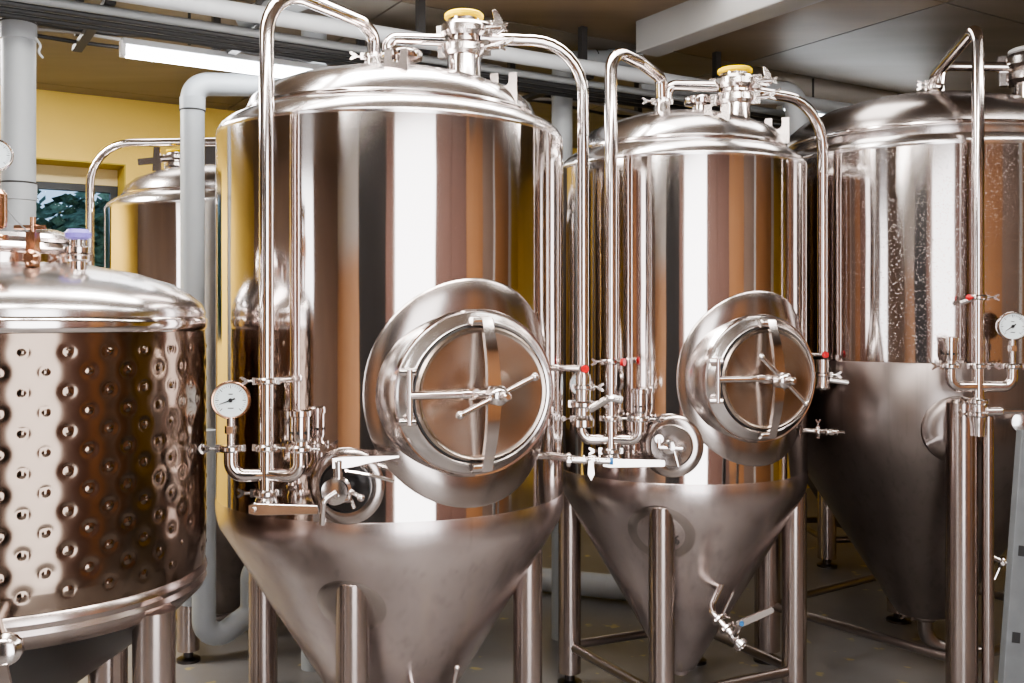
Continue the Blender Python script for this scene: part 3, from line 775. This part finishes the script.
# dull jacket continues as a cylinder before the cone : rebuild cone profile
bpy.data.objects.remove([o for o in t3.o.children if o.name.startswith('cone_bottom')][0])
R = t3.R; t3.tip = (.14, -1.25); t3.slope = (R-.01-.14)/(-.50+1.25)
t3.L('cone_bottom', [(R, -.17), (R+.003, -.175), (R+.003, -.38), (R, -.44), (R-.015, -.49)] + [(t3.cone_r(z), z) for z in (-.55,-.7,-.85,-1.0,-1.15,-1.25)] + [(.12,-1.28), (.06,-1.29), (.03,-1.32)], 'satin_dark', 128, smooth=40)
t3.legs([-11.6, -81.6-15, 168, 78], .672, lr=.056, top=-.30, brace=-1.27)
b = MB(); rings = []
for qq in (.02, .5, .95, 1.):
    rings.append([t3.P((R+.006 if -.125+ .0 > 9 else (R if (-.42+.13*qq*math.sin(2*PI*k/40)) > -.47 else t3.cone_r(-.42+.13*qq*math.sin(2*PI*k/40))+.003)+(.009 if qq < 1 else 0)), -12+math.degrees(.13*qq*math.cos(2*PI*k/40)/R), -.42+.13*qq*math.sin(2*PI*k/40)) for k in range(40)])
b.ring_loft(rings, True, False); b.build('weld_pad', M['satin_dark'], t3.o, smooth=60)
p = t3.P(.72, -8, 0); port = W(934, 88, 4.12)
b = MB(); b.tube([V((p.x,p.y,H-.40)), V((p.x,p.y,H+1.07)), W(934,76,4.10), port-Z*.02], .0215, 20, fil=[.055,.05])
sp = b.build('spray_pipe', M['pipe'], t3.o)
b = MB(); clamp(b, port, Z, .025, lug=(-1,-.2,0)); clamp(b, port+Z*.02, Z, .022); b.build('clamp', M['fit'], sp)
q = V((p.x,p.y,H+.075)); b = MB(); clamp(b, q, Z, .022, lug=(1,-.2,0)); b.cyl(q+V((-.05,.03,-.02)), q, .009, 12); b.build('pipe_bracket', M['fit'], sp)
b = MB(); b.sphere(q+V((-.038,-.01,0)), .011); b.build('end_cap', M['red'], sp)
cip(t3, p, -.175, -.34, V((-.105,-.01,0)), V((.115,-.02,0)), gz=.145, gr=.052, rim='fit', mirror=True, valve=False, gface=V((-.15,-1,0)), ang=215)
e = V((p.x, p.y, H-.34)); b = MB(); clamp(b, e+Z*.035, Z, .024, lug=(-1,-.2,0)); clamp(b, e-Z*.01, Z, .026, lug=(-1,-.2,0)); b.lathe([(.024,.05),(.03,.02),(.033,0),(.024,-.05),(.022,-.09)], e, Z, 20)
b.cyl(e+V((.02,-.02,0)), e+V((.075,-.03,.002)), .016, 14, .003); b.cyl(e+V((.075,-.03,.002)), e+V((.20,-.04,.004)), .008, 10); b.build('drain_valve', M['fit'], t3.o)
b = MB(); dp = V((p.x+.075, p.y+.02, 0)); b.cyl(V((dp.x-.03, dp.y, 0.03)), V((dp.x-.03, dp.y, H-.36)), .021, 16); b.build('drain_tube', M['leg'], t3.o)
yp = W(1032, 92, 4.0); top_port(t3, yp-Z*.01, .075, gasket='white', lever=False)
b = MB(); b.tube([W(940,84,4.08), W(942,66,4.08), yp+Z*.10+V((-.06,0,0))], .0195, 16, fil=.03); b.build('vent_pipe', M['pipe'], t3.o)
# outlet elbow under the cone
ot = V((t3.x-.0, t3.y-.0, H-1.30)); b = MB(); b.tube([ot+Z*.03, ot-Z*.12, ot+V((.25,-.06,-.14))], .032, 18, fil=.09); clamp(b, ot, Z, .036); b.build('outlet_elbow', M['brace'], t3.o)
q = W(1002, 562, 4.0); b = MB(); b.cyl(q+V((-.06,.06,.03)), q+V((.07,-.02,-.03)), .012, 12); clamp(b, q, V((1,-.4,-.4)), .018); clamp(b, q+V((.04,0,-.015)), V((1,-.4,-.4)), .018); b.cyl(q+V((.02,0,0)), q+V((.10,0,.12)), .005, 8); b.cyl(q+V((.0,0,0)), q+V((-.03,0,-.07)), .005, 8)
b.build('cone_tap', M['fit'], t3.o)
q = W(1022, 422, 3.66); b = MB(); b.lathe([(.02,-.1),(.022,-.02),(.038,-.01),(.042,0),(.038,.012),(.02,.016),(.001,.018)], q, V((-.2,-1,0)), 24); b.build('side_flange', M['fit'], t3.o)

# ================================================================== TANK 4 (rear left)
t4 = Tank(-1.37, 4.90, .585, 'conical fermenter in the rear row beneath the yellow wall, partly behind grey pipe')
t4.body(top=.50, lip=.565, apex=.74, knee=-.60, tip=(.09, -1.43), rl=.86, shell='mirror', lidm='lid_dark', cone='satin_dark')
t4.legs([-8, 82, 172, 262], .47)
p = t4.P(.66, -80, 0)
b = MB(); b.tube([V((p.x,p.y,H-.45)), V((p.x,p.y,H+.835)), V((t4.x+.35, 4.72, H+.835)), V((t4.x+.35, 4.72, H+.66))], .0195, 18, fil=[.20,.06]); b.build('spray_pipe', M['pipe'], t4.o)
yp = W(176, 170, 4.72); top_port(t4, yp-Z*.02, .038, tall=.62, lever=False)
b = MB(); b.box(W(150,161,4.66), .11, .012, .03, V((1,0,.1)).normalized(), V((0,1,0)), V((-.1,0,1)).normalized()); b.prism([(-.02,-.05),(.02,-.05),(.014,.06),(-.014,.06)], W(157,160,4.65), V((1,0,0)), Z, .012); b.cyl(W(158,159,4.66), W(172,158,4.68), .016, 12)
b.build('port_lever', M['pad'], t4.o, smooth=0)
# ================================================================== TANK 5 (rear, right)
t5 = Tank(2.2, 6.60-.15, .55, 'fermenter in the rear row, only a leg and cone tip seen between two right-hand tanks')
t5.body(top=.5, lip=.565, apex=.74, knee=-.6, tip=(.12,-1.34), cone='satin_dark')
t5.legs([-40, 50, 140, 230], .42, lr=.056)
for q in t5.o.children:
    pass

# ================================================================== TANK 0 (dimpled)
X0, Y0, R0 = -1.338, 2.692, .493
t0 = Tank(X0, Y0, R0, 'short dimpled steel tank with quilted jacket at left edge of the photo')
t0.o.name = 'dimple_jacket_tank'
zb, zt = -.675, -.035
nr, nzr = 640, 150
cols = 32; sx = 2*PI*R0/cols; sz = .092
b = MB(); rings = []
def dim(u, z):
    best = 9
    j = math.floor(z/(sz/2))
    for jj in (j-1, j, j+1, j+2):
        zz = jj*sz/2; off = sx/2 if jj % 2 else 0
        uu = round((u-off)/sx)*sx+off
        d = math.hypot(u-uu, (z-zz)*1.05)
        if d < best: best = d
    return best
for i in range(nzr+1):
    z = zb+(zt-zb)*i/nzr; ring = []
    edge = min(1, min(i, nzr-i)/10)
    for k in range(nr):
        u = 2*PI*R0*k/nr; d = dim(u, z+5)
        h = .0034*(1-math.exp(-(d/.0145)**2))
        if d < .0095: h += .0046*(1-(d/.0095)**2)**.6
        r = R0-.0034+h*edge
        a = k/nr*2*PI
        ring.append(V((X0+r*math.cos(a), Y0+r*math.sin(a), H+z)))
    rings.append(ring)
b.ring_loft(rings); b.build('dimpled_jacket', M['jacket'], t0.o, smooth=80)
t0.L('jacket_lip', [(R0-.01,zt-.003),(R0-.002,zt+.002),(R0+.002,zt+.012),(R0+.003,zt+.03),(R0-.002,zt+.038),(R0-.006,zt+.036)], 'pipe', 160, smooth=60)
t0.L('lid_dome', [(R0-.006,zt+.030),(R0-.002,zt+.05),(R0-.012,zt+.075),(R0-.04,zt+.10),(R0*.82,zt+.128),(R0*.65,zt+.155),(R0*.4,zt+.178),(.001,zt+.19)], 'lid', 160, smooth=60)
t0.L('bottom_band', [(R0-.008,zb+.004),(R0-.001,zb-.004),(R0+.003,zb-.02),(R0-.004,zb-.034),(R0+.001,zb-.046),(R0-.006,zb-.062),(R0-.03,zb-.085)], 'leg', 160, smooth=40)
t0.L('dished_bottom', [(R0-.028,zb-.083),(R0*.8,zb-.145),(R0*.6,zb-.215),(R0*.3,zb-.32),(.05,zb-.40),(.03,zb-.43)], 'darksteel', 96, smooth=60)
for i, a in enumerate((26, 71, 150, 215, 290)):
    if i == 1: continue
legsp = [W(154, 500, 2.52), W(108, 500, 2.78), V((X0-.36, Y0-.2, 0)), V((X0-.3, Y0+.34, 0))]
for q in legsp:
    rr = math.hypot(q.x-X0, q.y-Y0); ztop = zb-.06 if rr > R0*.75 else zb-.12
    b = MB(); b.lathe([(.052,-H+.05),(.052,ztop)], (q.x, q.y, H), seg=32); lg = b.build('leg', M['leg'], t0.o)
    b = MB(); b.lathe([(.065,0),(.065,.012),(.022,.018),(.022,.055)], (q.x, q.y, 0), seg=20); b.build('levelling_foot', M['darksteel'], lg)
# hatch ring on the lid
hc = W(-5, 262, 2.66)
ht = empty('lid_hatch', hc, parent=t0.o)
b = MB(); b.lathe([(.20,-.06),(.20,.015),(.225,.02),(.235,.03),(.225,.042),(.205,.045)], hc, Z, 64); b.build('hatch_collar', M['pipe'], ht)
b = MB(); b.lathe([(.215,.046),(.222,.055),(.215,.066),(.16,.085),(.08,.095),(.001,.098)], hc, Z, 64); b.build('hatch_cover', M['lid'], ht)
q = W(33, 262, 2.45)
b = MB(); b.box(q+Z*.03, .022, .03, .085, V((1,0,0)), V((0,1,0))); b.cyl(q+Z*.05, q+Z*.11, .007, 12); b.cyl(q+Z*.085+V((-.045,0,0)), q+Z*.085+V((.03,0,0)), .006, 10); b.lathe([(.012,-.02),(.02,-.015),(.02,.0),(.012,.01)], q+V((0,-.015,.01)), V((0,-1,0)), 16)
b.build('swing_bolt', M['bronze_glint'], ht)
q = W(78, 262, 2.52)
b = MB(); b.lathe([(.02,-.03),(.02,.02),(.034,.022),(.034,.036),(.02,.04),(.018,.06)], q, Z, 24); clamp(b, q+Z*.01, Z, .022); pt = b.build('lid_port', M['fit'], t0.o)
b = MB(); b.lathe([(.018,.055),(.03,.06),(.032,.072),(.024,.082),(.001,.084)], q, Z, 24); b.build('port_cap', M['purple'], pt)
gq = W(-4, 155, 2.3)
b = MB(); b.cyl(V((gq.x,gq.y,H+.10)), gq-Z*.03, .009, 14); b.lathe([(.012,-.17),(.022,-.165),(.024,-.15),(.024,-.09),(.016,-.08)], gq, Z, 20); clamp(b, gq-Z*.19, Z, .016); rp = b.build('gauge_post', M['bronze_glint'], t0.o)
gauge(t0.o, gq, V((.35,-1,0)), .036, 'fit', 160)
b = MB(); b.tube([W(4,205,2.35), W(14,218,2.4), W(32,236,2.45)], .0018, 6, fil=.05); b.build('thin_wire', M['conduit'], t0.o)
q = W(5, 650, 2.1); b = MB(); b.lathe([(.018,-.05),(.018,-.02),(.034,-.015),(.034,.0),(.026,.01),(.028,.03),(.02,.035)], q, V((.2,-1,.1)), 20); b.prism([(-.02,-.0),(.02,0),(.03,-.045),(.0,-.065),(-.03,-.045)], q+V((0,-.03,-.02)), V((1,0,0)), Z, .008); b.cyl(q, q+V((-.13,.20,.02)), .015, 12); b.build('outlet_valve', M['fit'], t0.o)

# ================================================================== PVC pipes
def pvc(name, pts, r, fil, label, mat='pvc', rings=(), cat='pipe', group=None, seg=28):
    b = MB(); b.tube(pts, r, seg, fil=fil)
    o = empty('drain_pipe' if name is None else name, V(pts[0]).xy.to_3d(), label, cat, group)
    b.build('pipe_run', M[mat], o)
    for c, ax in rings:
        q = MB(); q.lathe([(r*1.0,-r*.55),(r*1.06,-r*.5),(r*1.06,r*.5),(r*1.0,r*.55)], V(c), V(ax), seg, cap=False); q.build('pipe_sleeve', M[mat], o)
        q = MB(); q.lathe([(r*1.0,-r*.06),(r*1.075,-r*.05),(r*1.075,r*.05),(r*1.0,r*.06)], V(c)+V(ax)*r*.56, V(ax), seg, cap=False); q.build('seal_ring', M['black'], o)
    return o
q = W(18.5, 300, 3.5)
pvc('drain_pipe', [V((q.x,q.y,.0)), V((q.x,q.y,H+ZC-.015))], .056, None, 'thick vertical grey drain pipe at far left, behind the dimpled tank', rings=[(V((q.x,q.y,H+1.0)), Z), (V((q.x,q.y,H+.44)), Z)])
q = W(192.5, 300, 4.1)
pvc('drain_pipe', [V((q.x,q.y,.35)), W(192.5,84,4.1), W(314,86,4.35)], .048, .07, 'grey pipe with elbow dropping in front of the rear left tank', rings=[(W(192.5,104,4.1), -Z)])
pvc('drain_pipe', [W(204,430,4.0), W(204,648,4.0), W(252,612,4.1), W(252,572,4.1), W(285,540,4.2)], .047, [.07,.06,.06], 'dark grey pipe bend near the floor left of the large fermenter', 'pvc')
q = W(314, 300, 4.35)
pvc('drain_pipe', [V((q.x,q.y,0)), V((q.x,q.y,H+ZC-.015))], .055, None, 'vertical grey pipe rising behind the left of the large fermenter', rings=[(V((q.x,q.y,H+1.28)), Z)])
pvc('drain_pipe', [W(243,20,3.75), W(300,0,3.6), W(345,-20,3.5)], .038, .05, 'short slanting grey pipe above the cable conduits near the arched tube', rings=[(W(258,14,3.72), (W(300,0,3.6)-W(243,20,3.75)).normalized())])
q = W(562, 300, 4.75)
d_ = (W(626,60,4.84)-W(562,61,4.75)).normalized()
pvc('drain_pipe', [V((q.x,q.y,0)), W(562,62,4.75), W(640,60,4.85)], .050, .065, 'grey pipe with top elbow standing between the two central fermenters', rings=[(W(562,92,4.75), Z), (W(590,61,4.79), d_), (W(612,60,4.82), d_)])
pvc('drain_pipe', [W(500,160,4.4), W(500,78,4.4), W(470,72,4.7)], .052, .06, 'rounded grey pipe elbow peeking above the large fermenter lid')
pvc('drain_pipe', [W(640,92,4.9), W(795,93,4.9), W(800,150,4.9)], .055, .07, 'grey pipe with elbow behind the centre right fermenter lid', 'pvc_light')
pvc('drain_pipe', [V((.05,5.6,.07)), V((1.0,5.2,.07))], .065, None, 'fat grey pipe lying on the floor behind the central tanks', 'pvc_light')
# long light pipe above tray
a, b_ = TN(-2.4, 3.50, 1.075), TN(4.4, 3.50, 1.085)
pvc('overhead_pipe', [a, b_], .031, None, 'long pale pipe running under the ceiling above the conduits', 'pvc_light')
# conduits
for i in range(6):
    n = 3.58+.036*i; z = 1.035-.012*(i % 2)
    b = MB(); b.cyl(TN(-2.4, n, z), TN(5.0, n, z), .0125 if i % 2 else .016, 12)
    o = b.build('cable_conduit', M['conduit'] if i in (0, 2, 4) else M['conduit_dark'])
    o['label'] = ['front', 'second', 'third', 'fourth', 'fifth', 'rearmost'][i]+' of the six parallel conduits under the ceiling, '+('grey' if i in (0,2,4) else 'black')
    o['category'] = 'conduit'; o['group'] = 'parallel conduits under the ceiling'
for i, t in enumerate((-.6, .1, .62, 1.15, 1.8, 2.6, 3.4)):
    b = MB(); b.box(TN(t, 3.90, 1.06), .035, .72, .02, UB, UA); b.box(TN(t, 3.6, 1.20), .03, .03, .20, UB, UA); b.box(TN(t, 4.2, 1.2), .03, .03, .20, UB, UA)
    o = b.build('conduit_bracket', M['bracket'], smooth=0)
    o['label'] = 'black ceiling bracket crossing behind the grey conduits'; o['category'] = 'bracket'; o['group'] = 'black brackets behind the conduits'
# sagging cables
for i in range(3):
    pts = []
    for k in range(41):
        t = -1.5+.1*k*1.4; pts.append(TN(t, 4.10+.03*i+.02*math.sin(k*.9+i), 1.12-.02*i-.018*abs(math.sin(k*.55+i*1.1))))
    b = MB(); b.tube(pts, .008 if i else .012, 8)
    o = b.build('cable', M['black'] if i != 1 else M['cable'], smooth=60)
    o['label'] = ['thick black cable sagging along the ceiling brackets', 'pale cable sagging along the ceiling brackets', 'thin black cable sagging lowest along the ceiling brackets'][i]; o['category'] = 'cable'
# tape tail at the left pipe
b = MB(); b.tube([W(36,38,3.4), W(41,46,3.38), W(38,52,3.38), W(43,58,3.38)], .004, 6, fil=.02); o = b.build('cable_tail', M['pvc_light']); o['label'] = 'short frayed pale cable end hanging beside the far left pipe'; o['category'] = 'cable'
# beam
bm_ = MB(); bm_.box((TN(2.75, -.6, 1.225)+TN(2.87, 3.42, 1.225))/2, .13, 4.0, .15, UB, UA); o = bm_.build('ceiling_beam', M['beam'], smooth=0, bevel=.006); o['kind'] = 'structure'; o.name = 'trim_30'

# fluorescent lamps
def lamp(c0, c1, label, mat='tube'):
    c0, c1 = V(c0), V(c1); d = (c1-c0).normalized(); s = d.cross(Z).normalized()
    o = empty('fluorescent_lamp', (c0+c1)/2, label, 'lamp')
    L_ = (c1-c0).length
    b = MB(); b.box((c0+c1)/2+Z*.038, L_+.03, .045, .025, d, s, Z); b.build('lamp_housing', M['pvc_light'], o, smooth=0, bevel=.004)
    for q, sg in ((c0, -1), (c1, 1)):
        b = MB(); b.box(q+d*sg*.012+Z*.01, .02, .04, .06, d, s, Z); b.build('lamp_holder', M['white'], o, smooth=0, bevel=.003)
    b = MB(); b.cyl(c0, c1, .022, 16); b.build('lamp_tube', M[mat], o)
    for f_ in (.2, .8):
        q = c0.lerp(c1, f_); b = MB(); b.cyl(q+Z*.06, V((q.x, q.y, H+ZC-.013)), .006, 8); b.build('lamp_hanger', M['bracket'], o)
c0 = W(126, 52, 3.8); lamp(c0, c0+UB*1.18, 'glowing fluorescent tube below the ceiling at upper left')
c0 = W(782, 114, 5.25); lamp(c0, c0+UB*1.18, 'fluorescent tube glowing between the two right-hand fermenters')
lamp(TN(-.9, 1.15, 1.2), TN(.5, 1.15, 1.2), 'added unseen fluorescent tube overhead in front of the dimpled tank', 'tube2')  # this and the next two: out-of-view tubes added to brighten the room
lamp(TN(1.0, 1.15, 1.2), TN(2.3, 1.15, 1.2), 'added unseen fluorescent tube overhead in front of the large fermenter', 'tube2')
lamp(TN(3.2, 1.15, 1.2), TN(4.5, 1.15, 1.2), 'added unseen fluorescent tube overhead in front of the right-hand fermenter', 'tube2')
#lamp(TN(1.9, 5.3, 1.2), TN(3.1, 5.3, 1.2), 'fluorescent tube over the rear aisle by the yellow wall', 'tube')
lamp(TN(-1.2, 5.3, 1.2), TN(.0, 5.3, 1.2), 'added unseen fluorescent tube over the rear aisle left of the window', 'tube')  # extra out-of-view tube, added to light the left of the yellow wall

for i, (t, n) in enumerate(((-.6,1.0),(1.3,1.0),(3.3,1.0),(-.4,5.0),(1.6,5.2),(4.2,5.4),(1.45,2.75),(2.75,2.7),(.1,2.7))):  # unseen area lights added to brighten the room and whiten the lids
    ld = bpy.data.lights.new('added_fill_light', 'AREA'); ld.shape = 'RECTANGLE'; ld.size = 1.5; ld.size_y = .35
    ld.energy = [44,48,20,85,10,6,26,8,16][i]; ld.color = (1,.965,.92)
    lo = bpy.data.objects.new('added_fill_light', ld); lo.location = TN(t, n, ZC-.03); lo.rotation_euler = (0,0,math.radians(31.8)); C.objects.link(lo)
# ================================================================== ladder stile at right
lad = empty('ladder', (1.35, 2.5, 0), 'grey metal ladder with slotted stile leaning at the lower right edge', 'ladder')
la, lb = W(1003, 683, 2.5), W(1018, 480, 2.55)
d = (lb-la).normalized(); foot = la+d*((.0-la.z)/d.z); topp = foot+d*1.25
sx_ = V((1,0,0))-d*d.x; sx_.normalize(); sy_ = d.cross(sx_).normalized()
for k in (0, 1):
    off = sx_*(.035)+V((.40*k, .0, 0))
    b = MB(); c_ = (foot+topp)/2+off
    w_ = .07
    b.box(c_, w_, .004, 1.25, sx_, sy_, d); b.box(c_-sx_*(w_/2-.002)+sy_*.014, .004, .028, 1.25, sx_, sy_, d); b.box(c_+sx_*(w_/2-.002)+sy_*.014, .004, .028, 1.25, sx_, sy_, d)
    st = b.build('stile', M['ladder'], lad, smooth=0, bevel=.0015)
    for i in range(6):
        b = MB(); q = foot+off+d*(.085+.215*i)-sx_*.012
        b.box(q-sy_*(-.0), .020, .0065, .026, sx_, sy_, d)
        b.build('stile_slot', M['slot'], st, smooth=0)
for i in range(4):
    q = foot+d*(.22+.28*i)+sx_*.05+sy_*.015
    b = MB(); b.cyl(q+sx_*.0, q+V((.40,0,0)), .014, 12); b.build('rung', M['ladder'], lad)

# ================================================================== world, camera
w = bpy.data.worlds.new('World'); bpy.context.scene.world = w; w.use_nodes = True
nt = w.node_tree; bg = nt.nodes['Background']
sky = nt.nodes.new('ShaderNodeTexSky'); sky.sky_type = 'HOSEK_WILKIE'; sky.turbidity = 5; sky.sun_direction = V((.3,-.4,.6)).normalized()
nt.links.new(sky.outputs[0], bg.inputs[0]); bg.inputs[1].default_value = 4
cam = bpy.data.cameras.new('camera'); co = bpy.data.objects.new('camera', cam); C.objects.link(co)
co.location = (0, 0, H); co.rotation_euler = (PI/2, 0, 0)
cam.sensor_width = 36; cam.lens = 36*1000/1024; cam.shift_y = -23.5/1024; cam.clip_start = .05
bpy.context.scene.camera = co
sc = bpy.context.scene
sc.view_settings.view_transform = 'AgX'
sc.view_settings.look = 'AgX - Medium High Contrast'
sc.view_settings.exposure = 0.6
try:
    sc.cycles.max_bounces = 10; sc.cycles.glossy_bounces = 7; sc.cycles.use_denoising = True
    sc.cycles.sample_clamp_indirect = 8; sc.cycles.caustics_reflective = True
except Exception: pass
